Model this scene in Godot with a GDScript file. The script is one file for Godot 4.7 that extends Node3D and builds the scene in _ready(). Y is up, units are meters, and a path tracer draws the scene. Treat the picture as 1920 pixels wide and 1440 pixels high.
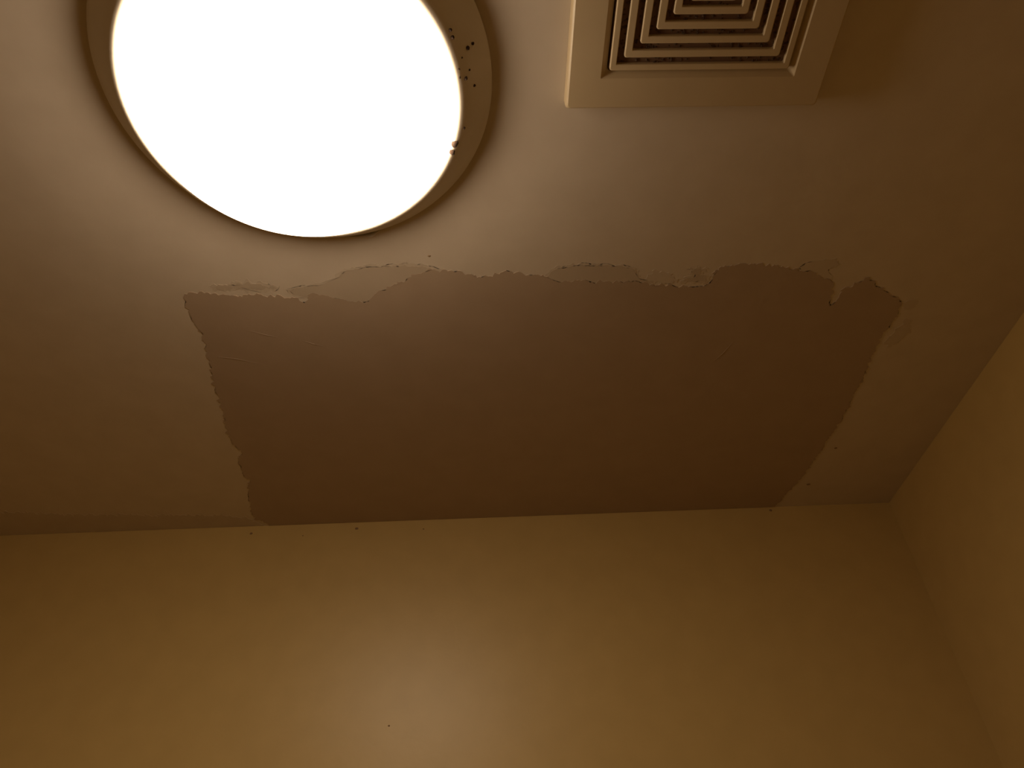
extends Node3D

# ---- measured layout (metres; camera 1.6 m above the floor, looking along -z) ----
const EYE := 1.6
const TOP := 2.4            # underside of the ceiling
const BACK := -1.322        # face of the wall ahead
const RIGHT := 0.8177       # face of the wall on the right
const LEFT := -1.16
const FRONT := 0.95
const LAMP := Vector2(-0.1793, -0.4201)   # x, z of the ceiling light
const FAN := Vector2(0.2471, -0.3090)     # x, z of the fan cover

var used := {}
var coats := 0
var rng := RandomNumberGenerator.new()
var wobble := FastNoiseLite.new()


func _ready() -> void:
	rng.seed = 4711
	wobble.seed = 9
	wobble.frequency = 1.0
	wobble.fractal_octaves = 3

	# camera
	var cam := Camera3D.new()
	cam.name = "camera"
	add_child(cam)
	cam.fov = 52.458
	cam.near = 0.02
	cam.position = Vector3(0, EYE, 0)
	cam.rotation = Vector3(0.711895, -0.060286, -0.068653)
	cam.current = true

	# environment: a closed room, no sky comes in
	var env := Environment.new()
	env.background_mode = Environment.BG_COLOR
	env.background_color = Color(0, 0, 0)
	env.tonemap_mode = Environment.TONE_MAPPER_LINEAR
	env.tonemap_exposure = 1.0
	env.sdfgi_enabled = true
	env.ssao_enabled = true
	env.ssil_enabled = true
	var we := WorldEnvironment.new()
	we.name = "environment"
	we.environment = env
	add_child(we)

	# the only light: the round ceiling lamp (lights are set in its builder)
	var warm := Color(1.0, 0.893, 0.765)
	var glow := 14.3        # brightness of the lit glass
	var down := 0.10        # energy of the lamp's downward light

	# ---- materials ----
	var m_ceiling := paint(Color(0.86, 0.815, 0.75), 0.62, 0.03, 0.1, 5)
	var m_wall := paint(Color(0.80, 0.69, 0.445), 0.42, 0.03, 0.09, 11)
	var m_floor := paint(Color(0.62, 0.50, 0.36), 0.6, 0.05, 0.3, 17)
	var m_patch := paint(Color(0.735, 0.66, 0.58), 0.66, 0.03, 0.12, 23)
	var m_thin := paint(Color(0.785, 0.73, 0.655), 0.66, 0.03, 0.1, 29)
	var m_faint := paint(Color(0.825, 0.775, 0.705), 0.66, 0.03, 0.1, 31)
	var m_spot := plain(Color(0.56, 0.46, 0.33), 0.8)
	var m_pan := paint(Color(0.90, 0.87, 0.81), 0.5, 0.05, 0.1, 37)
	var m_plastic := paint(Color(0.80, 0.73, 0.60), 0.38, 0.02, 0.08, 41)
	var m_dark := plain(Color(0.46, 0.36, 0.28), 0.95)
	var m_dust := paint(Color(0.40, 0.32, 0.25), 0.95, 0.3, 0.8, 43)
	var m_bug := plain(Color(0.24, 0.17, 0.12), 0.9)
	var m_glass := StandardMaterial3D.new()
	m_glass.albedo_color = Color(0.93, 0.91, 0.86)
	m_glass.roughness = 0.25
	m_glass.emission_enabled = true
	m_glass.emission = warm
	m_glass.emission_energy_multiplier = glow

	# ---- the room ----
	var t := 0.1
	slab("ceiling", Vector3(LEFT - t, TOP, BACK - t), Vector3(RIGHT + t, TOP + t, FRONT + t), m_ceiling)
	slab("floor", Vector3(LEFT - t, -t, BACK - t), Vector3(RIGHT + t, 0, FRONT + t), m_floor)
	var wall := slab("wall_back", Vector3(LEFT - t, 0, BACK - t), Vector3(RIGHT + t, TOP, BACK), m_wall)
	slab("wall_right", Vector3(RIGHT, 0, BACK), Vector3(RIGHT + t, TOP, FRONT), m_wall)
	slab("wall_left", Vector3(LEFT - t, 0, BACK), Vector3(LEFT, TOP, FRONT), m_wall)
	slab("wall_front", Vector3(LEFT - t, 0, FRONT), Vector3(RIGHT + t, TOP, FRONT + t), m_wall)
	for s in [Vector3(-0.4386, -0.0161, 0.0028), Vector3(-0.3396, -0.0250, 0.0015), Vector3(-0.2383, -0.0137, 0.0033), Vector3(-0.1101, -0.0204, 0.0016), Vector3(-0.1581, -0.3824, 0.0018), Vector3(0.5744, -0.0076, 0.003)]:
		var b := SurfaceTool.new()
		b.begin(Mesh.PRIMITIVE_TRIANGLES)
		blob(b, Vector3(s.x, TOP + s.y, BACK), Vector3(s.z, s.z * 0.8, 0.0007))
		commit("paint_spot", b, m_spot, wall)

	ceiling_lamp(m_pan, m_glass, m_bug, warm, down)
	fan_cover(m_plastic, m_dark, m_dust)
	ceiling_patch(m_patch, m_thin, m_faint, m_spot)


# ---------------------------------------------------------------- ceiling light
func ceiling_lamp(m_pan, m_glass, m_bug, warm: Color, down: float) -> void:
	var o := thing("ceiling_light", "round glowing white ceiling light with a shallow beige metal base", "ceiling light", Vector3(LAMP.x, TOP, LAMP.y))
	# pan: flares from the ceiling down to the glass
	var prof := [Vector2(0.12, -0.0005), Vector2(0.2030, -0.0005), Vector2(0.2057, -0.0015), Vector2(0.2057, -0.0050), Vector2(0.2045, -0.0075), Vector2(0.2000, -0.0125),
		Vector2(0.1950, -0.0195), Vector2(0.1885, -0.0280), Vector2(0.1812, -0.0375), Vector2(0.1755, -0.0440), Vector2(0.1724, -0.0468), Vector2(0.1700, -0.0476),
		Vector2(0.1678, -0.0468), Vector2(0.1662, -0.0440), Vector2(0.1650, -0.0300), Vector2(0.12, -0.0200), Vector2(0.12, -0.0005)]
	commit("base", lathe(prof, 128), m_pan, o)
	# opal glass: flat in the middle, steep towards its edge
	var dome := []
	var rim := 0.1672
	for k in 25:
		var u := 1.0 - pow(1.0 - k / 24.0, 1.6)
		var r := rim * u
		dome.append(Vector2(r, -0.0462 - 0.066 * (1.0 - pow(u, 3.6)) - 0.007 * (1.0 - pow(u, 26.0))))
	dome.reverse()
	var glass := commit("diffuser", lathe(dome, 128), m_glass, o)
	glass.set_meta("label", "glowing white opal glass dome")
	# paint of the ceiling lifting where it meets the pan
	var flake := SurfaceTool.new()
	flake.begin(Mesh.PRIMITIVE_TRIANGLES)
	var n := 12
	var rows := []
	for k in n + 1:
		var u := float(k) / n
		var c := Vector3(cos(lerpf(1.49, 1.25, u)), 0, -sin(lerpf(1.49, 1.25, u)))
		var high := 0.0006 + 0.0058 * pow(maxf(0.0, 1.0 - absf(u - 0.72) / 0.72), 1.6) * (1.0 if u <= 0.72 else maxf(0.0, 1.0 - (u - 0.72) / 0.28))
		var root := lerpf(0.2105, 0.2090, u)
		rows.append([c * root + Vector3(0, -0.0001, 0), c * (root + high * 0.55) + Vector3(0, -high, 0), c * (root + high * 0.55 + 0.0006) + Vector3(0, -high, 0), c * (root + 0.0008) + Vector3(0, -0.0001, 0)])
	for k in n:
		for j in 4:
			var i := (j + 1) % 4
			quad(flake, rows[k][j], rows[k + 1][j], rows[k + 1][i], rows[k][i])
	flake.generate_normals()
	commit("paint_flake", flake, m_pan, o)
	# dirt on the pan
	for s in [Vector3(0.0012, -0.3720, 2.2), Vector3(0.0062, -0.3675, 1.7), Vector3(-0.0050, -0.3819, 1.2), Vector3(-0.0087, -0.3943, 1.4), Vector3(0.0022, -0.3950, 1.2), Vector3(-0.0019, -0.4042, 1.8), Vector3(0.0068, -0.4119, 1.7), Vector3(-0.0139, -0.3611, 2.0), Vector3(-0.0054, -0.4611, 1.5), Vector3(-0.0160, -0.4806, 3.4), Vector3(-0.0194, -0.4906, 2.8), Vector3(-0.0155, -0.3537, 1.6), Vector3(-0.0079, -0.4030, 1.2)]:
		# on the flared side, along the sight line they were seen at
		var dir := Vector2(s.x, s.y)
		var best := Vector3.ZERO
		var miss := 9.0
		for k in 60:
			var h := 0.002 + 0.0455 * k / 59.0
			var at := dir * (0.8 - h) / 0.77 - LAMP
			var gap := absf(at.length() - pan_radius(prof, -h))
			if gap < miss:
				miss = gap
				best = Vector3(at.x, -h, at.y)
		var b := SurfaceTool.new()
		b.begin(Mesh.PRIMITIVE_TRIANGLES)
		blob(b, best, Vector3(0.0011, 0.0013, 0.0011) * s.z * rng.randf_range(0.8, 1.1))
		commit("dirt_speck", b, m_bug, o)
	var area := AreaLight3D.new()
	area.name = "lamp_light"
	area.area_size = Vector2(0.22, 0.22)
	area.light_color = warm
	area.light_energy = down
	area.area_range = 8.0
	area.shadow_enabled = true
	area.rotation.x = -PI / 2
	area.position = Vector3(0, -0.1235, 0)
	o.add_child(area)


func pan_radius(prof: Array, y: float) -> float:
	for k in range(2, 11):
		var a: Vector2 = prof[k]
		var b: Vector2 = prof[k + 1]
		if y <= a.y and y >= b.y:
			return lerpf(a.x, b.x, (a.y - y) / maxf(a.y - b.y, 1e-6))
	return 0.2


# ---------------------------------------------------------------- extractor fan
func fan_cover(m_plastic, m_dark, m_dust) -> void:
	var o := thing("exhaust_fan_cover", "square cream plastic exhaust fan cover with concentric dusty louvre rings", "vent", Vector3(FAN.x, TOP, FAN.y))
	var face := -0.0150
	# frame: side, bevel, face, then a sloped channel down to the louvres
	var st := SurfaceTool.new()
	st.begin(Mesh.PRIMITIVE_TRIANGLES)
	var loops := [[0.1410, 0.0040, -0.0003], [0.1407, 0.0040, -0.0112], [0.1398, 0.0040, -0.0136], [0.1380, 0.0036, face], [0.1052, 0.0012, face], [0.1046, 0.0012, face + 0.0004], [0.0985, 0.0030, face + 0.0058], [0.0975, 0.0030, -0.0012], [0.1300, 0.0030, -0.0003]]
	loft_squares(st, loops, true)
	commit("frame", st, m_plastic, o)
	# louvre rings, outermost first: outer half width, inner half width
	var proud := face - 0.0012     # the louvres stand a little proud of the frame
	var deep := face + 0.0052      # dusty mesh behind them
	var rings := [[0.0967, 0.0897], [0.0827, 0.0745], [0.0678, 0.0598], [0.0532, 0.0450], [0.0383, 0.0303]]
	for r in rings:
		var ring := SurfaceTool.new()
		ring.begin(Mesh.PRIMITIVE_TRIANGLES)
		loft_squares(ring, [[r[0], 0.0030, -0.0035], [r[0], 0.0030, face + 0.0012], [r[0] - 0.0006, 0.0028, face + 0.0003], [r[0] - 0.0012, 0.0026, face], [r[1] + 0.0008, 0.0012, face], [r[1] + 0.0003, 0.0010, face + 0.0003], [r[1], 0.0010, face + 0.0010], [r[1] + 0.00025, 0.0010, -0.0035]], true)
		commit("louvre_ring", ring, m_plastic, o)
	var mid := SurfaceTool.new()
	mid.begin(Mesh.PRIMITIVE_TRIANGLES)
	loft_squares(mid, [[0.0243, 0.0045, deep], [0.0243, 0.0045, proud + 0.0006], [0.0237, 0.0042, proud], [0.0006, 0.0003, proud], [0.0006, 0.0003, deep]], true)
	commit("louvre_centre", mid, m_plastic, o)
	# dark inside of the housing that shows between the rings
	var back := SurfaceTool.new()
	back.begin(Mesh.PRIMITIVE_TRIANGLES)
	loft_squares(back, [[0.0974, 0.003, -0.0008], [0.0974, 0.003, deep - 0.0004], [0.0002, 0.0001, deep - 0.0004], [0.0002, 0.0001, -0.0008]], true)
	commit("housing", back, m_dark, o)
	# fluff caught in the gaps
	var fluff := SurfaceTool.new()
	fluff.begin(Mesh.PRIMITIVE_TRIANGLES)
	var gaps := [0.0862, 0.0711, 0.0565, 0.0417, 0.0273]
	for g in gaps:
		var half: float = g
		var count := int(half * 2200)
		for k in count:
			var side := rng.randi() % 4
			var u := rng.randf_range(-half, half)
			var v := half + rng.randf_range(-0.0032, 0.0032)
			var p: Vector2 = [Vector2(u, v), Vector2(u, -v), Vector2(v, u), Vector2(-v, u)][side]
			blob(fluff, Vector3(p.x, deep - rng.randf_range(0.0002, 0.0012), p.y), Vector3(rng.randf_range(0.0006, 0.0022), rng.randf_range(0.00025, 0.0010), rng.randf_range(0.0006, 0.0018)))
	var f := commit("dust", fluff, m_dust, o)
	f.set_meta("kind", "stuff")


# ---------------------------------------------------------------- patch
func ceiling_patch(m_patch, m_thin, m_faint, m_spot) -> void:
	var o := thing("ceiling_patch", "dark brown rough edged rectangular patch of plaster on the ceiling against the far wall", "plaster patch", Vector3(0.1, TOP, -1.0))
	var edge := [Vector2(-0.3886, -0.7187), Vector2(-0.3739, -0.7168), Vector2(-0.3621, -0.7203), Vector2(-0.3444, -0.7219), Vector2(-0.3245, -0.7251), Vector2(-0.3063, -0.7249), Vector2(-0.2675, -0.7262), Vector2(-0.2579, -0.7301), Vector2(-0.2426, -0.7324), Vector2(-0.2296, -0.7408), Vector2(-0.2229, -0.7251), Vector2(-0.2076, -0.7281), Vector2(-0.1904, -0.7359), Vector2(-0.1648, -0.7422), Vector2(-0.1449, -0.7429), Vector2(-0.1337, -0.7269), Vector2(-0.1139, -0.7141), Vector2(-0.0921, -0.7053), Vector2(-0.0807, -0.6936), Vector2(-0.0544, -0.6876), Vector2(-0.0364, -0.6891), Vector2(-0.0183, -0.6921), Vector2(-0.0029, -0.6994), Vector2(0.0181, -0.7024), Vector2(0.0391, -0.6938), Vector2(0.0523, -0.6937)]
	edge.append_array([Vector2(0.0704, -0.6993), Vector2(0.0886, -0.7014), Vector2(0.1056, -0.7071), Vector2(0.1151, -0.7142), Vector2(0.1440, -0.7115), Vector2(0.1628, -0.7165), Vector2(0.1811, -0.7155), Vector2(0.2244, -0.7160), Vector2(0.2436, -0.7207), Vector2(0.2853, -0.7277), Vector2(0.3198, -0.7280), Vector2(0.3319, -0.7181), Vector2(0.3300, -0.7019), Vector2(0.3402, -0.6923), Vector2(0.3701, -0.6892), Vector2(0.4178, -0.6945), Vector2(0.4615, -0.7058), Vector2(0.4870, -0.7167), Vector2(0.5044, -0.7262), Vector2(0.5132, -0.7596), Vector2(0.5140, -0.7718), Vector2(0.5214, -0.7607), Vector2(0.5250, -0.7406), Vector2(0.5419, -0.7286), Vector2(0.5478, -0.7185), Vector2(0.5562, -0.7196), Vector2(0.5695, -0.7337), Vector2(0.5952, -0.7502), Vector2(0.6202, -0.7675), Vector2(0.6205, -0.7807)])
	edge.append_array([Vector2(0.6228, -0.8035), Vector2(0.6175, -0.8391), Vector2(0.6187, -0.8868), Vector2(0.6245, -0.9421), Vector2(0.6232, -0.9801), Vector2(0.6262, -1.0058), Vector2(0.6243, -1.0542), Vector2(0.6197, -1.0973), Vector2(0.6166, -1.1482), Vector2(0.6115, -1.1961), Vector2(0.6010, -1.2522), Vector2(0.5906, -1.2891), Vector2(0.5843, BACK + 0.0006), Vector2(-0.4070, BACK + 0.0006)])
	edge.append_array([Vector2(-0.4126, -1.3040), Vector2(-0.4267, -1.2969), Vector2(-0.4304, -1.2742), Vector2(-0.4235, -1.2336), Vector2(-0.4143, -1.1791), Vector2(-0.4076, -1.1715), Vector2(-0.4139, -1.1420), Vector2(-0.4122, -1.1031), Vector2(-0.4007, -1.0847), Vector2(-0.4066, -1.0645), Vector2(-0.4105, -1.0392), Vector2(-0.4100, -0.9983), Vector2(-0.4039, -0.9708), Vector2(-0.4018, -0.9225), Vector2(-0.3984, -0.8926), Vector2(-0.3936, -0.8665), Vector2(-0.3920, -0.8412), Vector2(-0.3888, -0.8147), Vector2(-0.3890, -0.7929), Vector2(-0.3923, -0.7622), Vector2(-0.3933, -0.7346)])
	sheet("skim_coat", edge, 0.0005, 0.0030, m_patch, o)
	var thin := [Vector2(-0.2549, -0.7153), Vector2(-0.2306, -0.7104), Vector2(-0.2067, -0.7070), Vector2(-0.1900, -0.6999), Vector2(-0.1796, -0.6907), Vector2(-0.1696, -0.6835), Vector2(-0.1406, -0.6767), Vector2(-0.0921, -0.6761), Vector2(-0.0616, -0.6790), Vector2(-0.0389, -0.6874), Vector2(-0.0341, -0.6950), Vector2(-0.0688, -0.7078), Vector2(-0.1100, -0.7277), Vector2(-0.1305, -0.7452), Vector2(-0.1656, -0.7477), Vector2(-0.1913, -0.7413), Vector2(-0.2272, -0.7347), Vector2(-0.2448, -0.7305)]
	smear_or_shade(thin, 0.0020, m_faint, m_thin, o)
	smear_or_shade([Vector2(0.0949, -0.7068), Vector2(0.1019, -0.6951), Vector2(0.1090, -0.6879), Vector2(0.1416, -0.6827), Vector2(0.1778, -0.6841), Vector2(0.2022, -0.6867), Vector2(0.2212, -0.6927), Vector2(0.2271, -0.7028), Vector2(0.2327, -0.7098), Vector2(0.2487, -0.7135), Vector2(0.2576, -0.7301), Vector2(0.2074, -0.7286), Vector2(0.1452, -0.7266), Vector2(0.1108, -0.7194)], 0.0022, m_faint, m_thin, o)
	smear_or_shade([Vector2(-0.3531, -0.7066), Vector2(-0.3343, -0.7030), Vector2(-0.3130, -0.6996), Vector2(-0.2878, -0.7010), Vector2(-0.2742, -0.7091), Vector2(-0.2589, -0.7096), Vector2(-0.2657, -0.7174), Vector2(-0.2919, -0.7190), Vector2(-0.3224, -0.7166), Vector2(-0.3454, -0.7159)], 0.0040, m_faint, m_thin, o)
	smear_or_shade([Vector2(0.4439, -0.6993), Vector2(0.4620, -0.6871), Vector2(0.4908, -0.6850), Vector2(0.5042, -0.6931), Vector2(0.4893, -0.7046), Vector2(0.5000, -0.7140), Vector2(0.5053, -0.7338), Vector2(0.4742, -0.7163)], 0.0030, m_faint, null, o)
	smear_or_shade([Vector2(0.2924, -0.6988), Vector2(0.3032, -0.6912), Vector2(0.3194, -0.6956), Vector2(0.3149, -0.7034), Vector2(0.3286, -0.7099), Vector2(0.3249, -0.7219), Vector2(0.2997, -0.7212), Vector2(0.2876, -0.7228), Vector2(0.2888, -0.7127), Vector2(0.3017, -0.7070)], 0.0040, m_faint, m_thin, o)
	smear_or_shade([Vector2(0.6223, -0.7728), Vector2(0.6304, -0.7643), Vector2(0.6446, -0.7665), Vector2(0.6450, -0.7793), Vector2(0.6316, -0.7834)], 0.0020, m_faint, m_patch, o)
	smear_or_shade([Vector2(0.6262, -0.8525), Vector2(0.6403, -0.8069), Vector2(0.6503, -0.8045), Vector2(0.6587, -0.8329), Vector2(0.6490, -0.8519), Vector2(0.6366, -0.8651)], 0.0040, m_faint, null, o)
	smear_or_shade([Vector2(0.2462, -0.6974), Vector2(0.2719, -0.7041), Vector2(0.2806, -0.7185), Vector2(0.2691, -0.7243), Vector2(0.2497, -0.7196), Vector2(0.2357, -0.7091)], 0.0040, m_faint, null, o)
	smear_or_shade([Vector2(-0.9300, -1.2300), Vector2(-0.8937, -1.2369), Vector2(-0.7560, -1.2549), Vector2(-0.6150, -1.2690), Vector2(-0.4900, -1.2770), Vector2(-0.4440, -1.2920), Vector2(-0.4150, BACK + 0.0006), Vector2(-1.1500, BACK + 0.0006), Vector2(-1.1500, -1.2300)], 0.0060, m_faint, null, o)  # corner shade along the wall seam, painted as a slightly darker strip
	# marks that the trowel left in the plaster
	for l in [[Vector2(-0.2523, -0.8140), Vector2(-0.2334, -0.8237), Vector2(-0.2211, -0.8286)], [Vector2(-0.3824, -0.8438), Vector2(-0.3546, -0.8496), Vector2(-0.3231, -0.8613)], [Vector2(0.3697, -0.8840), Vector2(0.3797, -0.8651), Vector2(0.3892, -0.8420)], [Vector2(-0.3235, -0.7907), Vector2(-0.2977, -0.8025), Vector2(-0.2836, -0.8073)], [Vector2(0.0565, -0.9676), Vector2(0.0569, -0.9922)]]:
		ridge("trowel_mark", l, 0.0005, 0.0005, 0.0005, m_patch, o)
	# specks on the ceiling round it
	for s in [Vector3(0.6431, -1.1278, 0.0022), Vector3(0.6291, -1.2442, 0.0030), Vector3(-0.0567, -0.6641, 0.0016)]:
		var b := SurfaceTool.new()
		b.begin(Mesh.PRIMITIVE_TRIANGLES)
		blob(b, Vector3(s.x, TOP, s.y) - o.position, Vector3(s.z * 1.4, 0.0007, s.z))
		commit("dirt_speck", b, m_spot, o)


func ragged_outline(outline: Array, ragged: float) -> PackedVector2Array:
	var pts := PackedVector2Array()
	for k in outline.size():
		var a: Vector2 = outline[k]
		var b: Vector2 = outline[(k + 1) % outline.size()]
		var n := maxi(1, int(a.distance_to(b) / 0.0025))
		var out := (b - a).normalized().orthogonal()
		for j in n:
			var p := a.lerp(b, float(j) / n)
			if p.y > BACK + 0.012 :
				var e := wobble.get_noise_2d(p.x * 80.0, p.y * 80.0) * 1.6 + 1.1 * wobble.get_noise_2d(p.x * 330.0 + 50.0, p.y * 330.0)
				p += out * e * ragged
			p.y = maxf(p.y, BACK + 0.0006)
			pts.append(p)
	return pts


# a thin coat under the ceiling with a ragged outline and a bevelled edge
func sheet(called: String, outline: Array, thick: float, ragged: float, m: Material, parent: Node3D) -> void:
	var pts := PackedVector2Array()
	var tris := PackedInt32Array()
	for again in 6:          # less ragged where the outline would cross itself
		pts = ragged_outline(outline, ragged * (1.0 - 0.2 * again))
		tris = Geometry2D.triangulate_polygon(pts)
		if not tris.is_empty():
			break
	if tris.is_empty():
		return
	var st := SurfaceTool.new()
	st.begin(Mesh.PRIMITIVE_TRIANGLES)
	st.set_smooth_group(-1)
	var off := parent.position
	var y := TOP - thick
	for k in range(0, tris.size(), 3):
		var a := pts[tris[k]]
		var b := pts[tris[k + 1]]
		var c := pts[tris[k + 2]]
		facing(st, Vector3(a.x, y, a.y) - off, Vector3(b.x, y, b.y) - off, Vector3(c.x, y, c.y) - off, Vector3.DOWN)
	var turn := -1.0 if Geometry2D.is_polygon_clockwise(pts) else 1.0
	for k in pts.size():
		var a := pts[k]
		var b := pts[(k + 1) % pts.size()]
		var d := (b - a).orthogonal() * turn
		var side := Vector3(-d.x, 0, -d.y)
		facing(st, Vector3(a.x, y, a.y) - off, Vector3(b.x, y, b.y) - off, Vector3(b.x, TOP, b.y) - off, side)
		facing(st, Vector3(a.x, y, a.y) - off, Vector3(b.x, TOP, b.y) - off, Vector3(a.x, TOP, a.y) - off, side)
	st.generate_normals()
	commit(called, st, m, parent, false)


# a brush coat, or the painted corner shade, thinning out towards its edge
func smear_or_shade(outline: Array, ragged: float, outer: Material, inner: Material, parent: Node3D) -> void:
	coats += 1
	sheet("brush_smear_or_shade", outline, 0.00014 + 0.00001 * coats, ragged, outer, parent)
	if inner:
		for poly in Geometry2D.offset_polygon(PackedVector2Array(outline), -0.0032):
			if poly.size() > 2 and area(poly) > 0.0002:
				sheet("brush_smear_or_shade", Array(poly), 0.00026 + 0.00001 * coats, ragged * 0.8, inner, parent)


func area(poly: PackedVector2Array) -> float:
	var sum := 0.0
	for k in poly.size():
		sum += poly[k].cross(poly[(k + 1) % poly.size()])
	return absf(sum) / 2.0


func ridge(called: String, line: Array, base: float, high: float, wide: float, m: Material, parent: Node3D) -> void:
	var st := SurfaceTool.new()
	st.begin(Mesh.PRIMITIVE_TRIANGLES)
	var y := TOP - base
	var rows := []
	for k in line.size():
		var p: Vector2 = line[k]
		var d: Vector2 = (line[mini(k + 1, line.size() - 1)] - line[maxi(k - 1, 0)]).normalized().orthogonal()
		var w := wide * (0.25 if k == 0 or k == line.size() - 1 else 1.0)
		rows.append([Vector3(p.x - d.x * w, y, p.y - d.y * w) - parent.position, Vector3(p.x, y - high * w / wide, p.y) - parent.position, Vector3(p.x + d.x * w, y, p.y + d.y * w) - parent.position])
	for k in rows.size() - 1:
		for j in 2:
			var a: Vector3 = rows[k][j]
			var b: Vector3 = rows[k][j + 1]
			var c: Vector3 = rows[k + 1][j + 1]
			var e: Vector3 = rows[k + 1][j]
			facing(st, a, b, c, Vector3.DOWN)
			facing(st, a, c, e, Vector3.DOWN)
	st.generate_normals()
	commit(called, st, m, parent, false)


# ---------------------------------------------------------------- helpers
func numbered(called: String) -> String:
	used[called] = used.get(called, -1) + 1
	return called if used[called] == 0 else "%s_%03d" % [called, used[called]]


func thing(called: String, label: String, category: String, at: Vector3) -> Node3D:
	var o := Node3D.new()
	o.name = numbered(called)
	add_child(o)
	o.position = at
	o.set_meta("label", label)
	o.set_meta("category", category)
	return o


func commit(called: String, st: SurfaceTool, m: Material, parent: Node3D, _normals := false) -> MeshInstance3D:
	var i := MeshInstance3D.new()
	i.name = numbered(called)
	i.mesh = st.commit()
	i.material_override = m
	parent.add_child(i, true)
	return i


func slab(called: String, lo: Vector3, hi: Vector3, m: Material) -> MeshInstance3D:
	var b := BoxMesh.new()
	b.size = hi - lo
	# the origin stays at the world's, so that parts can be placed in room coordinates
	var st := SurfaceTool.new()
	st.append_from(b, 0, Transform3D(Basis.IDENTITY, (lo + hi) / 2))
	var i := commit(called, st, m, self)
	i.set_meta("kind", "structure")
	i.set_meta("label", {"ceiling": "plain off-white painted ceiling with the round lamp and vent on it", "floor": "plain tan floor", "wall_back": "cream yellow glossy painted wall straight ahead under the patch", "wall_right": "cream yellow painted wall on the right side", "wall_left": "cream yellow painted wall on the left side", "wall_front": "cream yellow painted wall behind the viewer"}[called])
	i.set_meta("category", called.get_slice("_", 0))
	return i


func tri(st: SurfaceTool, a: Vector3, b: Vector3, c: Vector3) -> void:
	st.add_vertex(a)
	st.add_vertex(b)
	st.add_vertex(c)


func quad(st: SurfaceTool, a: Vector3, b: Vector3, c: Vector3, d: Vector3) -> void:
	tri(st, a, b, c)
	tri(st, a, c, d)


# a triangle whose front (clockwise) side looks along out
func facing(st: SurfaceTool, a: Vector3, b: Vector3, c: Vector3, out: Vector3) -> void:
	if (b - a).cross(c - a).dot(out) > 0.0:
		tri(st, a, c, b)
	else:
		tri(st, a, b, c)


func lathe(prof: Array, n: int) -> SurfaceTool:
	var st := SurfaceTool.new()
	st.begin(Mesh.PRIMITIVE_TRIANGLES)
	st.set_smooth_group(0)
	for k in prof.size() - 1:
		var a: Vector2 = prof[k]
		var b: Vector2 = prof[k + 1]
		for j in n:
			var p := TAU * j / n
			var q := TAU * ((j + 1) % n) / n
			var a0 := Vector3(a.x * cos(p), a.y, a.x * sin(p))
			var a1 := Vector3(a.x * cos(q), a.y, a.x * sin(q))
			var b0 := Vector3(b.x * cos(p), b.y, b.x * sin(p))
			var b1 := Vector3(b.x * cos(q), b.y, b.x * sin(q))
			if a.x > 1e-6:
				tri(st, a0, b1, a1)
			if b.x > 1e-6:
				tri(st, a0, b0, b1)
	st.generate_normals()
	return st


# loops: [half width, corner radius, y]; joined one after the other into a solid of square section
func loft_squares(st: SurfaceTool, loops: Array, closed: bool) -> void:
	st.set_smooth_group(-1)
	var seg := 5
	var rows := []
	for l in loops:
		var row := []
		var h: float = l[0]
		var r: float = minf(l[1], h)
		for c in 4:
			var mid := Vector2((h - r) * [1, -1, -1, 1][c], (h - r) * [1, 1, -1, -1][c])
			for k in seg + 1:
				var ang := PI / 2 * c + PI / 2 * k / seg
				row.append(Vector3(mid.x + r * cos(ang), l[2], mid.y + r * sin(ang)))
		rows.append(row)
	var n: int = rows[0].size()
	for k in rows.size() if closed else rows.size() - 1:
		var a: Array = rows[k]
		var b: Array = rows[(k + 1) % rows.size()]
		for j in n:
			quad(st, a[j], b[j], b[(j + 1) % n], a[(j + 1) % n])
	st.generate_normals()


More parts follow.
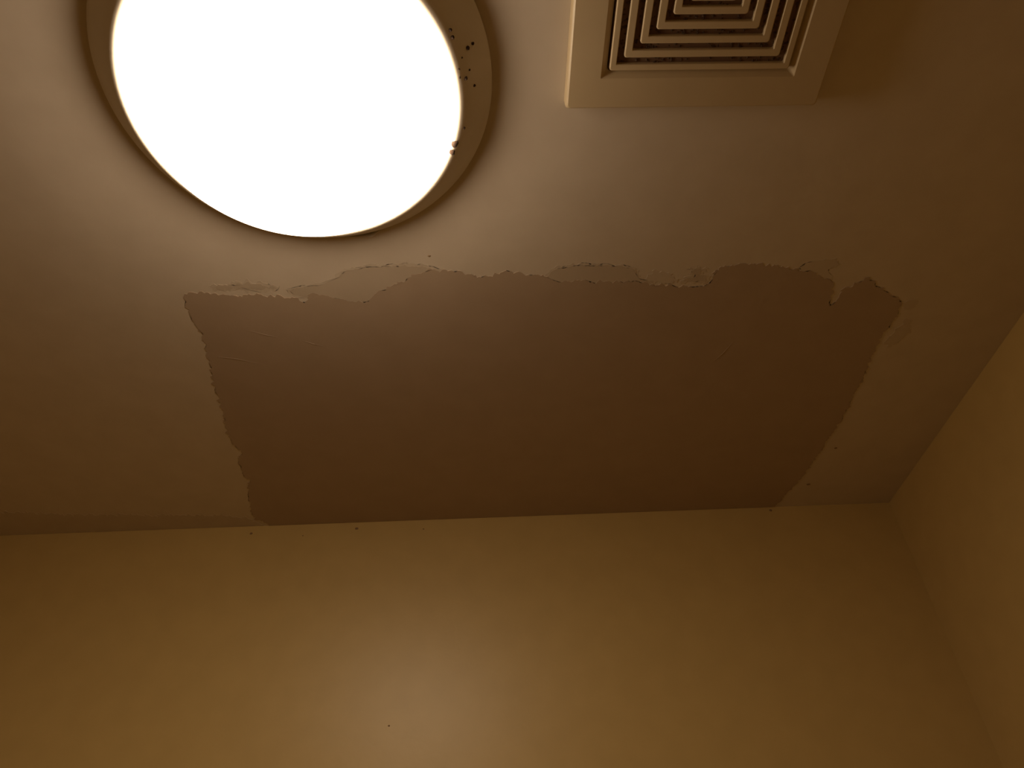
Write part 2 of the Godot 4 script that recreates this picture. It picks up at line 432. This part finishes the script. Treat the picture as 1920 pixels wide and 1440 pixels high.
# a small irregular lump
func blob(st: SurfaceTool, at: Vector3, half: Vector3, even := 0.35) -> void:
	var rings := 5
	var around := 8
	var rows := []
	for k in rings + 1:
		var v := PI * k / rings
		var row := []
		for j in around:
			var u := TAU * j / around
			var d := Vector3(sin(v) * cos(u), cos(v), sin(v) * sin(u))
			var s := 1.0 + (1.0 - even) * 0.6 * (wobble.get_noise_3dv(d * 1.1 + at * 300.0))
			row.append(at + d * half * s)
		if k == 0 or k == rings:
			for j in around:
				row[j] = row[0]
		rows.append(row)
	st.set_smooth_group(0)
	for k in rings:
		for j in around:
			var a: Vector3 = rows[k][j]
			var b: Vector3 = rows[k + 1][j]
			var c: Vector3 = rows[k + 1][(j + 1) % around]
			var d: Vector3 = rows[k][(j + 1) % around]
			if k < rings - 1:
				facing(st, a, b, c, (a + b + c) / 3.0 - at)
			if k > 0:
				facing(st, a, c, d, (a + c + d) / 3.0 - at)
	st.generate_normals()


func plain(c: Color, rough: float) -> StandardMaterial3D:
	var m := StandardMaterial3D.new()
	m.albedo_color = c
	m.roughness = rough
	return m


# painted surface: slight unevenness of tone and a fine roller texture
func paint(c: Color, rough: float, uneven: float, relief: float, seed_no: int) -> StandardMaterial3D:
	var m := plain(c, rough)
	var n := FastNoiseLite.new()
	n.seed = seed_no
	n.noise_type = FastNoiseLite.TYPE_SIMPLEX_SMOOTH
	n.frequency = 0.012
	n.fractal_octaves = 5
	var tone := NoiseTexture2D.new()
	tone.width = 512
	tone.height = 512
	tone.seamless = true
	tone.noise = n
	var ramp := Gradient.new()
	ramp.set_color(0, Color(1.0 - uneven, 1.0 - uneven * 1.1, 1.0 - uneven * 1.3))
	ramp.set_color(1, Color(1, 1, 1))
	tone.color_ramp = ramp
	m.albedo_texture = tone
	var g := FastNoiseLite.new()
	g.seed = seed_no + 1
	g.frequency = 0.06
	g.fractal_octaves = 3
	var bump := NoiseTexture2D.new()
	bump.width = 512
	bump.height = 512
	bump.seamless = true
	bump.as_normal_map = true
	bump.bump_strength = 2.0
	bump.noise = g
	m.normal_enabled = true
	m.normal_texture = bump
	m.normal_scale = relief * 0.5
	m.uv1_triplanar = true
	m.uv1_world_triplanar = true
	m.uv1_scale = Vector3.ONE * 2.2
	return m
